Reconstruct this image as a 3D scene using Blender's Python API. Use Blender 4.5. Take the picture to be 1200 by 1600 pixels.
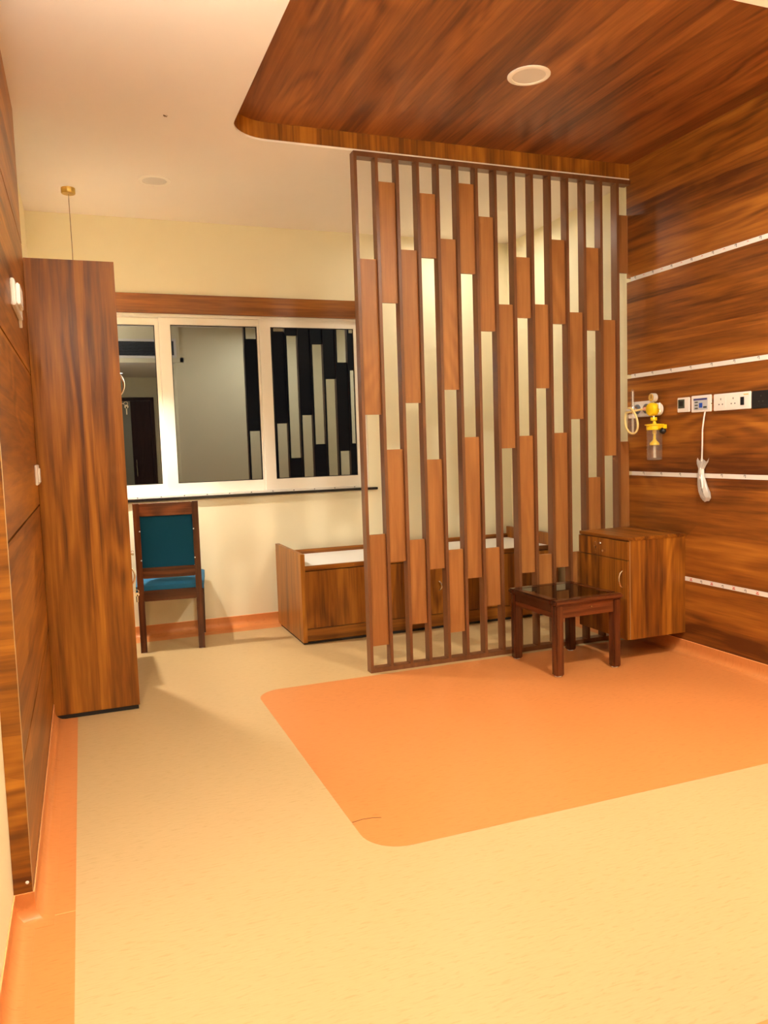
import bpy, bmesh, math, random
from mathutils import Matrix, Vector
random.seed(7)
for o in list(bpy.data.objects): bpy.data.objects.remove(o, do_unlink=True)
sc = bpy.context.scene
COL = sc.collection

# ------------------------------------------------------------------ camera
F_PX, YAW, PITCH, ROLL, CAM_H = 1228.62, 0.3644, 0.0845, -0.0326, 1.30
cam_d = bpy.data.cameras.new('camera'); cam = bpy.data.objects.new('camera', cam_d); COL.objects.link(cam)
cam_d.sensor_fit = 'VERTICAL'; cam_d.sensor_height = 24.0; cam_d.lens = F_PX / 1600.0 * 24.0
cam_d.clip_start = 0.02; cam_d.clip_end = 60
fw = Vector((math.sin(YAW) * math.cos(PITCH), math.cos(YAW) * math.cos(PITCH), -math.sin(PITCH)))
rt = Vector((math.cos(YAW), -math.sin(YAW), 0)); upv = rt.cross(fw)
r2 = rt * math.cos(ROLL) + upv * math.sin(ROLL); u2 = upv * math.cos(ROLL) - rt * math.sin(ROLL)
M = Matrix((r2, u2, -fw)).transposed().to_4x4(); M.translation = (0, 0, CAM_H)
cam.matrix_world = M
sc.camera = cam

# ------------------------------------------------------------------ world, exposure, lamp levels
w = bpy.data.worlds.new('night'); sc.world = w; w.use_nodes = True
w.node_tree.nodes['Background'].inputs[0].default_value = (0.004, 0.005, 0.008, 1)
w.node_tree.nodes['Background'].inputs[1].default_value = 1.0
sc.view_settings.view_transform = 'Standard'; sc.view_settings.look = 'None'
sc.view_settings.gamma = 1.0; sc.view_settings.use_curve_mapping = False
sc.view_settings.exposure = 1.52
WARM = (1.0, 0.93, 0.78)
NEUT = (1.0, 0.95, 0.85)
LED_MAIN, LED_LEFT, LED_ENTRY, LED_HALL, PENDANT, FILL_TUBE, FILL_BED = 380.0, 6.0, 9.0, 60.0, 1250.0, 150.0, 76.0  # tube and bed levels belong to added fill lights

# ------------------------------------------------------------------ room measures (metres)
XL, XLW, XR, XRC = -0.25, -0.20, 3.306, 3.335     # cream left wall, left panelling, right panelling, cream right wall
YF, YB = 1.08, 5.74                                # wall behind the camera's right, window wall
ZC, ZR = 2.90, 2.998                               # ceiling, timber tray
YP = 4.16                                          # front of slatted partition
XE = 1.21                                          # entry passage right side
YE = -0.95                                         # entry door wall
ZE = 2.45                                          # entry ceiling

# ------------------------------------------------------------------ materials
def new_mat(name):
    m = bpy.data.materials.new(name); m.use_nodes = True
    nt = m.node_tree; return m, nt, nt.nodes['Principled BSDF']

def plain(name, col, rough=0.5, metal=0.0, spec=0.5, emit=None, estr=0.0, bump=0.0, bscale=200.0):
    m, nt, b = new_mat(name)
    b.inputs['Base Color'].default_value = (*col, 1); b.inputs['Roughness'].default_value = rough
    b.inputs['Metallic'].default_value = metal; b.inputs['Specular IOR Level'].default_value = spec
    if emit:
        b.inputs['Emission Color'].default_value = (*emit, 1); b.inputs['Emission Strength'].default_value = estr
    if bump:
        n = nt.nodes.new('ShaderNodeTexNoise'); n.inputs['Scale'].default_value = bscale; n.inputs['Detail'].default_value = 3
        t = nt.nodes.new('ShaderNodeTexCoord'); nt.links.new(t.outputs['Object'], n.inputs['Vector'])
        bp = nt.nodes.new('ShaderNodeBump'); bp.inputs['Strength'].default_value = bump; bp.inputs['Distance'].default_value = 0.002
        nt.links.new(n.outputs['Fac'], bp.inputs['Height']); nt.links.new(bp.outputs['Normal'], b.inputs['Normal'])
    return m

def wall_paint(name, col):
    m, nt, b = new_mat(name); b.inputs['Roughness'].default_value = 0.55; b.inputs['Specular IOR Level'].default_value = 0.3
    t = nt.nodes.new('ShaderNodeTexCoord')
    n = nt.nodes.new('ShaderNodeTexNoise'); n.inputs['Scale'].default_value = 1.3; n.inputs['Detail'].default_value = 4
    r = nt.nodes.new('ShaderNodeValToRGB')
    r.color_ramp.elements[0].color = (*[c * 0.95 for c in col], 1); r.color_ramp.elements[1].color = (*[min(1, c * 1.03) for c in col], 1)
    nt.links.new(t.outputs['Object'], n.inputs['Vector']); nt.links.new(n.outputs['Fac'], r.inputs['Fac'])
    nt.links.new(r.outputs['Color'], b.inputs['Base Color'])
    n2 = nt.nodes.new('ShaderNodeTexNoise'); n2.inputs['Scale'].default_value = 160
    nt.links.new(t.outputs['Object'], n2.inputs['Vector'])
    bp = nt.nodes.new('ShaderNodeBump'); bp.inputs['Strength'].default_value = 0.06; bp.inputs['Distance'].default_value = 0.001
    nt.links.new(n2.outputs['Fac'], bp.inputs['Height']); nt.links.new(bp.outputs['Normal'], b.inputs['Normal'])
    return m

def vinyl(name, col, fleck):
    m, nt, b = new_mat(name); b.inputs['Roughness'].default_value = 0.42; b.inputs['Specular IOR Level'].default_value = 0.35
    L = nt.links.new
    t = nt.nodes.new('ShaderNodeTexCoord'); mp = nt.nodes.new('ShaderNodeMapping')
    mp.inputs['Scale'].default_value = (1.0, 6.0, 1.0); mp.inputs['Rotation'].default_value = (0, 0, 0.05)
    L(t.outputs['Object'], mp.inputs['Vector'])
    n = nt.nodes.new('ShaderNodeTexNoise'); n.inputs['Scale'].default_value = 26; n.inputs['Detail'].default_value = 5; n.inputs['Distortion'].default_value = 0.6
    L(mp.outputs['Vector'], n.inputs['Vector'])
    r = nt.nodes.new('ShaderNodeValToRGB'); e = r.color_ramp.elements
    e[0].position = 0.30; e[0].color = (*fleck, 1); e[1].position = 0.43; e[1].color = (*col, 1)
    q = r.color_ramp.elements.new(0.72); q.color = (*[min(1, c * 1.05) for c in col], 1)
    L(n.outputs['Fac'], r.inputs['Fac']); 
    n2 = nt.nodes.new('ShaderNodeTexNoise'); n2.inputs['Scale'].default_value = 0.9; n2.inputs['Detail'].default_value = 3
    L(t.outputs['Object'], n2.inputs['Vector'])
    r2_ = nt.nodes.new('ShaderNodeValToRGB'); r2_.color_ramp.elements[0].color = (0.93, 0.93, 0.93, 1); r2_.color_ramp.elements[1].color = (1, 1, 1, 1)
    L(n2.outputs['Fac'], r2_.inputs['Fac'])
    mx = nt.nodes.new('ShaderNodeMix'); mx.data_type = 'RGBA'; mx.blend_type = 'MULTIPLY'; mx.inputs[0].default_value = 1
    L(r.outputs['Color'], mx.inputs[6]); L(r2_.outputs['Color'], mx.inputs[7]); L(mx.outputs[2], b.inputs['Base Color'])
    bp = nt.nodes.new('ShaderNodeBump'); bp.inputs['Strength'].default_value = 0.05; bp.inputs['Distance'].default_value = 0.001
    L(n.outputs['Fac'], bp.inputs['Height']); L(bp.outputs['Normal'], b.inputs['Normal'])
    return m

def wood(name, axis='Z', dark=(0.100, 0.027, 0.005), mid=(0.29, 0.096, 0.010), light=(0.48, 0.182, 0.020),
         rough=0.36, scale=1.0, seed=0.0, plank=9.0, contrast=1.05, spec=0.35):
    """laminate or stained timber, grain along the given axis of the object"""
    m, nt, b = new_mat(name); L = nt.links.new
    b.inputs['Roughness'].default_value = rough; b.inputs['Specular IOR Level'].default_value = spec
    t = nt.nodes.new('ShaderNodeTexCoord')
    def mapped(along, across):
        mp = nt.nodes.new('ShaderNodeMapping'); s = [across * scale] * 3; s['XYZ'.index(axis)] = along * scale
        mp.inputs['Scale'].default_value = s; mp.inputs['Location'].default_value = (seed * 3.1, seed * 1.7, seed * 2.3)
        L(t.outputs['Object'], mp.inputs['Vector']); return mp.outputs['Vector']
    def mth(op, a, bb):
        n = nt.nodes.new('ShaderNodeMath'); n.operation = op
        for i, v in enumerate((a, bb)):
            if isinstance(v, (int, float)): n.inputs[i].default_value = v
            else: L(v, n.inputs[i])
        return n.outputs[0]
    vo = nt.nodes.new('ShaderNodeTexVoronoi'); vo.inputs['Scale'].default_value = plank; vo.inputs['Randomness'].default_value = 0.9
    L(mapped(0.045, 1.0), vo.inputs['Vector'])
    sep = nt.nodes.new('ShaderNodeSeparateColor'); L(vo.outputs['Color'], sep.inputs[0])
    n1 = nt.nodes.new('ShaderNodeTexNoise'); n1.inputs['Scale'].default_value = 7; n1.inputs['Detail'].default_value = 7; n1.inputs['Distortion'].default_value = 0.5
    L(mapped(0.10, 1.0), n1.inputs['Vector'])
    n2 = nt.nodes.new('ShaderNodeTexNoise'); n2.inputs['Scale'].default_value = 70; n2.inputs['Detail'].default_value = 4
    L(mapped(0.05, 1.0), n2.inputs['Vector'])
    n3 = nt.nodes.new('ShaderNodeTexNoise'); n3.inputs['Scale'].default_value = 2.6; n3.inputs['Detail'].default_value = 1.5; n3.inputs['Distortion'].default_value = 0.3
    L(mapped(0.22, 1.0), n3.inputs['Vector'])
    ring = mth('SINE', mth('MULTIPLY', n3.outputs['Fac'], 95.0), 0.0)
    mask = nt.nodes.new('ShaderNodeTexNoise'); mask.inputs['Scale'].default_value = 3.2
    L(mapped(0.3, 1.0), mask.inputs['Vector'])
    mk = nt.nodes.new('ShaderNodeMapRange'); mk.inputs['From Min'].default_value = 0.5; mk.inputs['From Max'].default_value = 0.64
    L(mask.outputs['Fac'], mk.inputs['Value'])
    ring = mth('MULTIPLY', mth('MULTIPLY', ring, mk.outputs[0]), 0.12)
    # straight laminate staves of uneven width
    so = nt.nodes.new('ShaderNodeSeparateXYZ'); L(t.outputs['Object'], so.inputs[0])
    ca, cb = {'Z': (0, 1), 'Y': (2, 0), 'X': (2, 1)}[axis]
    u = mth('ADD', mth('MULTIPLY', mth('ADD', so.outputs[ca], mth('MULTIPLY', so.outputs[cb], 0.83)), plank * 1.45 * scale), seed * 1.37 + 40.0)
    u = mth('ADD', u, mth('MULTIPLY', mth('SINE', mth('MULTIPLY', u, 2.1), 0.0), 0.42))
    fl = mth('FLOOR', u, 0.0)
    wn = nt.nodes.new('ShaderNodeTexWhiteNoise'); wn.noise_dimensions = '1D'; L(fl, wn.inputs['W'])
    v = mth('ADD', mth('MULTIPLY', sep.outputs[0], 0.14), mth('MULTIPLY', n1.outputs['Fac'], 0.72))
    v = mth('ADD', v, mth('MULTIPLY', wn.outputs['Value'], 0.20))
    v = mth('ADD', v, mth('MULTIPLY', mth('SUBTRACT', n2.outputs['Fac'], 0.5), 0.42))
    n4 = nt.nodes.new('ShaderNodeTexNoise'); n4.inputs['Scale'].default_value = 24; n4.inputs['Detail'].default_value = 5; n4.inputs['Distortion'].default_value = 0.8
    L(mapped(0.07, 1.0), n4.inputs['Vector'])
    v = mth('ADD', v, mth('MULTIPLY', mth('SUBTRACT', n4.outputs['Fac'], 0.5), 0.40))
    v = mth('ADD', v, ring)
    v = mth('ADD', mth('MULTIPLY', mth('SUBTRACT', v, 0.525), contrast), 0.5)
    r = nt.nodes.new('ShaderNodeValToRGB'); e = r.color_ramp.elements
    e[0].position = 0.24; e[0].color = (*dark, 1); e[1].position = 0.80; e[1].color = (*light, 1)
    q = e.new(0.52); q.color = (*mid, 1)
    L(v, r.inputs['Fac']); L(r.outputs['Color'], b.inputs['Base Color'])
    bp = nt.nodes.new('ShaderNodeBump'); bp.inputs['Strength'].default_value = 0.05; bp.inputs['Distance'].default_value = 0.001
    L(n2.outputs['Fac'], bp.inputs['Height']); L(bp.outputs['Normal'], b.inputs['Normal'])
    return m

def pane_mat(name, ior, tint, gcol=(1, 1, 1), rough=0.0, milky=0.0):
    m = bpy.data.materials.new(name); m.use_nodes = True; nt = m.node_tree; nt.nodes.clear(); L = nt.links.new
    out = nt.nodes.new('ShaderNodeOutputMaterial'); mix = nt.nodes.new('ShaderNodeMixShader')
    lw = nt.nodes.new('ShaderNodeLayerWeight'); lw.inputs['Blend'].default_value = 0.5
    pw = nt.nodes.new('ShaderNodeMath'); pw.operation = 'POWER'; pw.inputs[1].default_value = 4.0; L(lw.outputs['Facing'], pw.inputs[0])
    fr = nt.nodes.new('ShaderNodeMapRange'); f0 = ((ior - 1) / (ior + 1)) ** 2
    fr.inputs['To Min'].default_value = f0; fr.inputs['To Max'].default_value = f0 + 0.6 * (1 - f0); L(pw.outputs[0], fr.inputs['Value'])
    tr = nt.nodes.new('ShaderNodeBsdfTransparent'); tr.inputs[0].default_value = (*tint, 1)
    gl = nt.nodes.new('ShaderNodeBsdfGlossy'); gl.inputs['Color'].default_value = (*gcol, 1); gl.inputs['Roughness'].default_value = rough
    L(fr.outputs[0], mix.inputs[0]); L(tr.outputs[0], mix.inputs[1]); L(gl.outputs[0], mix.inputs[2])
    if milky:
        df = nt.nodes.new('ShaderNodeBsdfDiffuse'); df.inputs[0].default_value = (0.86, 0.82, 0.78, 1)
        m2 = nt.nodes.new('ShaderNodeMixShader'); m2.inputs[0].default_value = milky
        L(mix.outputs[0], m2.inputs[1]); L(df.outputs[0], m2.inputs[2]); mix = m2
    L(mix.outputs[0], out.inputs[0])
    return m

MT = {}
MT['cream'] = wall_paint('cream_paint', (0.89, 0.805, 0.57))
MT['ceil'] = wall_paint('ceiling_paint', (0.94, 0.85, 0.78))
MT['vinyl'] = vinyl('cream_vinyl', (0.565, 0.388, 0.188), (0.505, 0.337, 0.150))
MT['orange'] = vinyl('orange_vinyl', (0.655, 0.242, 0.070), (0.58, 0.198, 0.051))
MT['weld'] = plain('weld_line', (0.95, 0.45, 0.18), 0.5)
MT['wall_wood'] = wood('walnut_laminate_wall', 'Y', dark=(0.095, 0.025, 0.005), mid=(0.265, 0.084, 0.012), light=(0.43, 0.157, 0.022), seed=1.3)
MT['lwall_wood'] = wood('walnut_laminate_left', 'Y', seed=4.2)
MT['ret_wood'] = wood('walnut_laminate_return', 'X', seed=4.9, plank=11)
MT['tray_wood'] = wood('walnut_laminate_tray', 'Y', dark=(0.105, 0.029, 0.009), mid=(0.275, 0.086, 0.020), light=(0.43, 0.155, 0.036), seed=2.4, plank=8, spec=0.5)
MT['fascia_wood'] = wood('walnut_laminate_fascia', 'Z', seed=3.6, plank=13)
MT['furn_wood'] = wood('walnut_laminate_furniture', 'Z', seed=5.1, plank=11)
MT['furn_wood_y'] = wood('walnut_laminate_top', 'Y', seed=6.1, plank=11)
MT['furn_wood_x'] = wood('walnut_laminate_rail', 'X', seed=6.7, plank=11)
MT['fin_wood'] = wood('partition_fin_wood', 'Z', dark=(0.115, 0.042, 0.016), mid=(0.165, 0.062, 0.023), light=(0.22, 0.087, 0.033), rough=0.33, seed=7.7, contrast=0.8)
MT['plank_wood'] = wood('partition_panel_wood', 'Z', dark=(0.24, 0.088, 0.024), mid=(0.36, 0.145, 0.040), light=(0.48, 0.21, 0.062), rough=0.40, seed=8.8, plank=6, contrast=0.8)
MT['back_lam'] = plain('dark_backing_laminate', (0.020, 0.022, 0.028), 0.45)
MT['pelmet'] = wood('pelmet_wood', 'X', dark=(0.08, 0.024, 0.006), mid=(0.19, 0.062, 0.012), light=(0.33, 0.125, 0.024), seed=9.4, plank=8)
MT['teak'] = wood('polished_teak', 'Z', dark=(0.035, 0.009, 0.004), mid=(0.078, 0.019, 0.006), light=(0.18, 0.047, 0.013), rough=0.24, seed=2.2, plank=20, spec=0.6)
MT['teak_x'] = wood('polished_teak_rail', 'X', dark=(0.035, 0.009, 0.004), mid=(0.078, 0.019, 0.006), light=(0.18, 0.047, 0.013), rough=0.24, seed=3.2, plank=20, spec=0.6)
MT['teak_y'] = wood('polished_teak_side', 'Y', dark=(0.035, 0.009, 0.004), mid=(0.078, 0.019, 0.006), light=(0.18, 0.047, 0.013), rough=0.24, seed=4.2, plank=20, spec=0.6)
MT['edge'] = plain('edge_band', (0.42, 0.27, 0.13), 0.4)
MT['door_dark'] = wood('dark_door_veneer', 'Z', dark=(0.035, 0.015, 0.010), mid=(0.06, 0.027, 0.018), light=(0.10, 0.045, 0.028), seed=5.5, plank=8)
MT['upvc'] = plain('white_upvc', (0.84, 0.78, 0.68), 0.32)
MT['film'] = plain('white_track', (0.82, 0.77, 0.70), 0.3)
MT['black_stone'] = plain('black_granite', (0.02, 0.015, 0.013), 0.2)
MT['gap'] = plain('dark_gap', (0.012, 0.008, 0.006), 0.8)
MT['glass'] = pane_mat('night_glass', 2.5, (0.25, 0.27, 0.30), (0.86, 0.93, 1.0))
MT['clear'] = pane_mat('clear_plastic', 1.7, (0.93, 0.92, 0.90), rough=0.08, milky=0.07)
MT['smoke_glass'] = pane_mat('table_glass', 1.7, (0.35, 0.32, 0.30), rough=0.02)
MT['bag'] = pane_mat('plastic_bag', 2.2, (0.86, 0.84, 0.82), rough=0.22, milky=0.42)
MT['frost'] = plain('frosted_tube', (0.62, 0.56, 0.50), 0.25)
MT['steel'] = plain('brushed_steel', (0.75, 0.70, 0.62), 0.25, 1.0)
MT['chrome'] = plain('chrome', (0.85, 0.82, 0.78), 0.12, 1.0)
MT['brass'] = plain('brass', (0.62, 0.42, 0.12), 0.28, 1.0)
MT['cord'] = plain('cord_brown', (0.16, 0.09, 0.04), 0.6)
MT['white'] = plain('white_plastic', (0.86, 0.80, 0.76), 0.3)
MT['strip'] = plain('protective_film_white', (0.80, 0.77, 0.74), 0.35)
MT['ink'] = plain('black_print', (0.02, 0.018, 0.02), 0.5)
MT['red'] = plain('red_print', (0.62, 0.04, 0.03), 0.5)
MT['black'] = plain('black_plastic', (0.012, 0.012, 0.014), 0.3)
MT['blue'] = plain('teal_upholstery', (0.004, 0.055, 0.105), 0.85, spec=0.12, bump=0.25, bscale=700)
MT['bluetop'] = plain('blue_seat_cover', (0.012, 0.13, 0.26), 0.6, spec=0.25, bump=0.2, bscale=500)
MT['yellow'] = plain('yellow_plastic', (0.90, 0.62, 0.01), 0.35)
MT['hose'] = plain('pale_hose', (0.85, 0.66, 0.28), 0.45)
MT['amber'] = plain('amber_dial', (0.62, 0.38, 0.09), 0.3)
MT['pink'] = plain('pink_fitting', (0.85, 0.42, 0.28), 0.4)
MT['screen'] = plain('screen_grey', (0.55, 0.55, 0.60), 0.3)
MT['navy'] = plain('navy_print', (0.05, 0.05, 0.22), 0.4)
MT['sblue'] = plain('blue_print', (0.02, 0.09, 0.50), 0.4)
MT['olive'] = plain('olive_print', (0.06, 0.07, 0.05), 0.4)
MT['gold'] = plain('gold_print', (0.75, 0.52, 0.10), 0.4)
MT['diff_off'] = plain('unlit_diffuser', (0.76, 0.70, 0.65), 0.5)
MT['ring'] = plain('downlight_ring', (0.95, 0.88, 0.80), 0.35)
m_ = bpy.data.materials.new('opal_shade'); m_.use_nodes = True; nt_ = m_.node_tree; nt_.nodes.clear()
_o = nt_.nodes.new('ShaderNodeOutputMaterial'); _m = nt_.nodes.new('ShaderNodeMixShader'); _m.inputs[0].default_value = 0.35
_d = nt_.nodes.new('ShaderNodeBsdfDiffuse'); _d.inputs[0].default_value = (0.80, 0.74, 0.62, 1)
_t = nt_.nodes.new('ShaderNodeBsdfTranslucent'); _t.inputs[0].default_value = (0.85, 0.76, 0.60, 1)
nt_.links.new(_d.outputs[0], _m.inputs[1]); nt_.links.new(_t.outputs[0], _m.inputs[2]); nt_.links.new(_m.outputs[0], _o.inputs[0])
MT['shade'] = m_
MT['topwhite'] = plain('white_bed_top', (0.82, 0.78, 0.74), 0.4)
MT['grille'] = plain('grey_grille', (0.16, 0.17, 0.20), 0.5)
MT['led_main'] = plain('led_main', (1, 1, 1), 0.5, emit=WARM, estr=LED_MAIN)
MT['led_left'] = plain('led_left', (1, 1, 1), 0.5, emit=WARM, estr=LED_LEFT)
MT['led_entry'] = plain('led_entry', (1, 1, 1), 0.5, emit=WARM, estr=LED_ENTRY)
MT['fill_bed'] = plain('fill_bed', (1, 1, 1), 0.5, emit=WARM, estr=FILL_BED)
MT['led_hall'] = plain('led_hall', (1, 1, 1), 0.5, emit=NEUT, estr=LED_HALL)
MT['fill_tube'] = plain('fill_tube', (1, 1, 1), 0.5, emit=WARM, estr=FILL_TUBE)
MT['opal'] = plain('opal_globe', (1, 1, 1), 0.5, emit=NEUT, estr=PENDANT)

# ------------------------------------------------------------------ mesh helpers
class MB:
    def __init__(s): s.v = []; s.f = []
    def add(s, vs, fs):
        n = len(s.v); s.v += [tuple(p) for p in vs]; s.f += [tuple(n + i for i in f) for f in fs]; return s
    def box(s, x0, x1, y0, y1, z0, z1):
        x0, x1 = sorted((x0, x1)); y0, y1 = sorted((y0, y1)); z0, z1 = sorted((z0, z1))
        return s.add([(x0, y0, z0), (x1, y0, z0), (x1, y1, z0), (x0, y1, z0), (x0, y0, z1), (x1, y0, z1), (x1, y1, z1), (x0, y1, z1)],
                     [(0, 3, 2, 1), (4, 5, 6, 7), (0, 1, 5, 4), (1, 2, 6, 5), (2, 3, 7, 6), (3, 0, 4, 7)])
    def hexa(s, bot, top):
        return s.add(list(bot) + list(top), [(0, 3, 2, 1), (4, 5, 6, 7), (0, 1, 5, 4), (1, 2, 6, 5), (2, 3, 7, 6), (3, 0, 4, 7)])
    def bar(s, a, b, wx, wy):
        """rectangular bar between two points, section wx x wy in world X / Y"""
        def q(p): return [(p[0] - wx / 2, p[1] - wy / 2, p[2]), (p[0] + wx / 2, p[1] - wy / 2, p[2]), (p[0] + wx / 2, p[1] + wy / 2, p[2]), (p[0] - wx / 2, p[1] + wy / 2, p[2])]
        return s.hexa(q(a), q(b))
    def lathe(s, prof, c=(0, 0, 0), axis='Z', n=24, cap=True):
        vs = []; fs = []
        for r, h in prof:
            for k in range(n):
                a = 2 * math.pi * k / n; x, y = r * math.cos(a), r * math.sin(a)
                p = {'Z': (x, y, h), 'X': (h, x, y), 'Y': (y, h, x)}[axis]
                vs.append((c[0] + p[0], c[1] + p[1], c[2] + p[2]))
        m = len(prof)
        for i in range(m - 1):
            for k in range(n):
                fs.append((i * n + k, i * n + (k + 1) % n, (i + 1) * n + (k + 1) % n, (i + 1) * n + k))
        if cap:
            fs.append(tuple(range(n))[::-1]); fs.append(tuple((m - 1) * n + k for k in range(n)))
        return s.add(vs, fs)
    def tube(s, pts, r, n=8, closed=False):
        pts = [Vector(p) for p in pts]; N = len(pts); vs = []; fs = []; up = None
        for i, p in enumerate(pts):
            if closed: t = pts[(i + 1) % N] - pts[i - 1]
            else: t = pts[min(i + 1, N - 1)] - pts[max(i - 1, 0)]
            t.normalize()
            if up is None:
                up = Vector((0, 0, 1)) if abs(t.z) < 0.9 else Vector((1, 0, 0))
            a = t.cross(up); a.normalize(); bvec = a.cross(t); bvec.normalize(); up = bvec
            rr = r[i] if isinstance(r, (list, tuple)) else r
            for k in range(n):
                an = 2 * math.pi * k / n; vs.append(p + a * rr * math.cos(an) + bvec * rr * math.sin(an))
        for i in range(N if closed else N - 1):
            j = (i + 1) % N
            for k in range(n): fs.append((i * n + k, i * n + (k + 1) % n, j * n + (k + 1) % n, j * n + k))
        if not closed: fs.append(tuple(range(n))[::-1]); fs.append(tuple((N - 1) * n + k for k in range(n)))
        return s.add(vs, fs)
    def prism(s, poly, a0, a1, axis='Z'):
        """polygon given in the two other axes, extruded along axis"""
        def P(u, v, h): return {'Z': (u, v, h), 'X': (h, u, v), 'Y': (u, h, v)}[axis]
        n = len(poly); vs = [P(u, v, a0) for u, v in poly] + [P(u, v, a1) for u, v in poly]
        fs = [tuple(range(n))[::-1], tuple(range(n, 2 * n))] + [(i, (i + 1) % n, n + (i + 1) % n, n + i) for i in range(n)]
        return s.add(vs, fs)
    def sphere(s, c, rx, ry=None, rz=None, n=16, m=10):
        ry = ry or rx; rz = rz or rx; vs = [(c[0], c[1], c[2] - rz)]; fs = []
        for i in range(1, m):
            t = -math.pi / 2 + math.pi * i / m
            for k in range(n):
                a = 2 * math.pi * k / n; vs.append((c[0] + rx * math.cos(t) * math.cos(a), c[1] + ry * math.cos(t) * math.sin(a), c[2] + rz * math.sin(t)))
        vs.append((c[0], c[1], c[2] + rz)); N = len(vs) - 1
        for k in range(n): fs.append((0, 1 + (k + 1) % n, 1 + k)); fs.append((N, N - n + k, N - n + (k + 1) % n))
        for i in range(m - 2):
            for k in range(n): a = 1 + i * n; fs.append((a + k, a + (k + 1) % n, a + n + (k + 1) % n, a + n + k))
        return s.add(vs, fs)
    def build(s, name, mat, parent=None, smooth=False, bevel=0.0, back=None):
        me = bpy.data.meshes.new(name); me.from_pydata(s.v, [], s.f)
        bm = bmesh.new(); bm.from_mesh(me); bmesh.ops.recalc_face_normals(bm, faces=bm.faces)
        if bevel: bmesh.ops.bevel(bm, geom=[e for e in bm.edges if len(e.link_faces) == 2 and e.calc_face_angle(0) > 0.6], offset=bevel, segments=2, affect='EDGES', clamp_overlap=True)
        bm.to_mesh(me); bm.free()
        me.materials.append(MT[mat] if isinstance(mat, str) else mat)
        if back:
            me.materials.append(MT[back])
            for p in me.polygons:
                if p.normal.y > 0.9: p.material_index = 1
        if smooth:
            for p in me.polygons: p.use_smooth = True
            me.set_sharp_from_angle(angle=math.radians(40))
        o = bpy.data.objects.new(name, me); COL.objects.link(o)
        if parent: o.parent = parent
        return o

def tag(o, label=None, cat=None, group=None, kind=None):
    if label: o['label'] = label
    if cat: o['category'] = cat
    if group: o['group'] = group
    if kind: o['kind'] = kind
    return o
def thing(name, label, cat, loc=(0, 0, 0), rz=0.0, group=None):
    o = bpy.data.objects.new(name, None); COL.objects.link(o); o.location = loc; o.rotation_euler = (0, 0, rz)
    o.empty_display_size = 0.05
    return tag(o, label, cat, group)
def struct(o, label=None, cat=None): return tag(o, label, cat, kind='structure')
def B(*a): return MB().box(*a)

# ================================================================== SETTING
# ---- floor
floor = struct(B(XL - 0.1, XRC + 0.1, YE - 2.4, YB + 0.1, -0.08, 0).build('floor', 'vinyl'), 'cream speckled vinyl floor with an orange inlay and border', 'floor')
def arc(cx, cy, r, a0, a1, n=10): return [(cx + r * math.cos(math.radians(a0 + (a1 - a0) * i / n)), cy + r * math.sin(math.radians(a0 + (a1 - a0) * i / n))) for i in range(n + 1)]
PX0, PY0, PY1, PR = 0.799, 2.281, 4.118, 0.135
poly = arc(PX0 + PR, PY0 + PR, PR, 180, 270) + [(XR, PY0), (XR, PY1)] + arc(PX0 + PR, PY1 - PR, PR, 90, 180)
inlay = MB().prism(poly, -0.004, 0.0006).build('inlay', 'orange', floor); inlay['label'] = 'orange vinyl rectangle with rounded corners'
def border(x0, x1, y0, y1): B(x0, x1, y0, y1, -0.004, 0.0004).build('border', 'orange', floor)
border(XL, -0.093, YE, YB); border(-0.093, XRC, YB - 0.157, YB)
border(3.15, XRC, YF + 0.167, PY0 - 0.001); border(3.15, XRC, 4.2, YB - 0.157)
border(XE - 0.0, XRC, YF, YF + 0.167); border(XE - 0.157, XE, YE, YF + 0.167)
# weld lines seen beside the jog of the skirting
B(-0.19, -0.093, 2.338, 2.3405, -0.002, 0.0008).build('weld_seam', 'weld', floor)

# ---- walls
wl = struct(B(XL - 0.1, XL, YE - 2.4, YB + 0.1, 0, ZR + 0.2).build('wall_left', 'cream'), 'cream painted wall with walnut panelling beside the wardrobe', 'wall')
WX0, WX1, WZ0, WZ1 = -0.17, 2.075, 0.985, 2.275      # window opening
mb = MB(); mb.box(XL - 0.1, WX0, YB, YB + 0.14, 0, ZR + 0.2); mb.box(WX1, XRC + 0.1, YB, YB + 0.14, 0, ZR + 0.2)
mb.box(WX0, WX1, YB, YB + 0.14, 0, WZ0); mb.box(WX0, WX1, YB, YB + 0.14, WZ1, ZR + 0.2)
struct(mb.build('wall_back', 'cream'), 'cream painted wall around the window', 'wall')
wr = struct(B(XRC, XRC + 0.1, YF - 0.1, YB + 0.1, 0, ZR + 0.2).build('wall_right', 'cream'), 'wall clad in wide horizontal walnut panels behind the wall sockets', 'wall')
struct(B(XE, XRC + 0.1, YF - 0.1, YF, 0, ZR + 0.2).build('wall_front', 'cream'), 'cream painted wall opposite the window', 'wall')
struct(B(XE, XE + 0.1, YE - 0.1, YF - 0.1, 0, ZE + 0.1).build('wall_entry', 'cream'), 'cream side wall of the entry passage', 'wall')
# bulkhead over the passage mouth, passage ceiling
struct(B(XL, XE + 0.05, YF + 0.0005, YF + 0.03, ZE, ZC).build('wall_bulkhead', 'cream'), 'cream bulkhead above the passage with the air grille', 'wall')
struct(B(XL, XE + 0.1, YE - 2.4, YF, ZE, ZE + 0.06).build('ceiling_entry', 'ceil'), 'lowered plain ceiling of the entry passage', 'ceiling')
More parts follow.
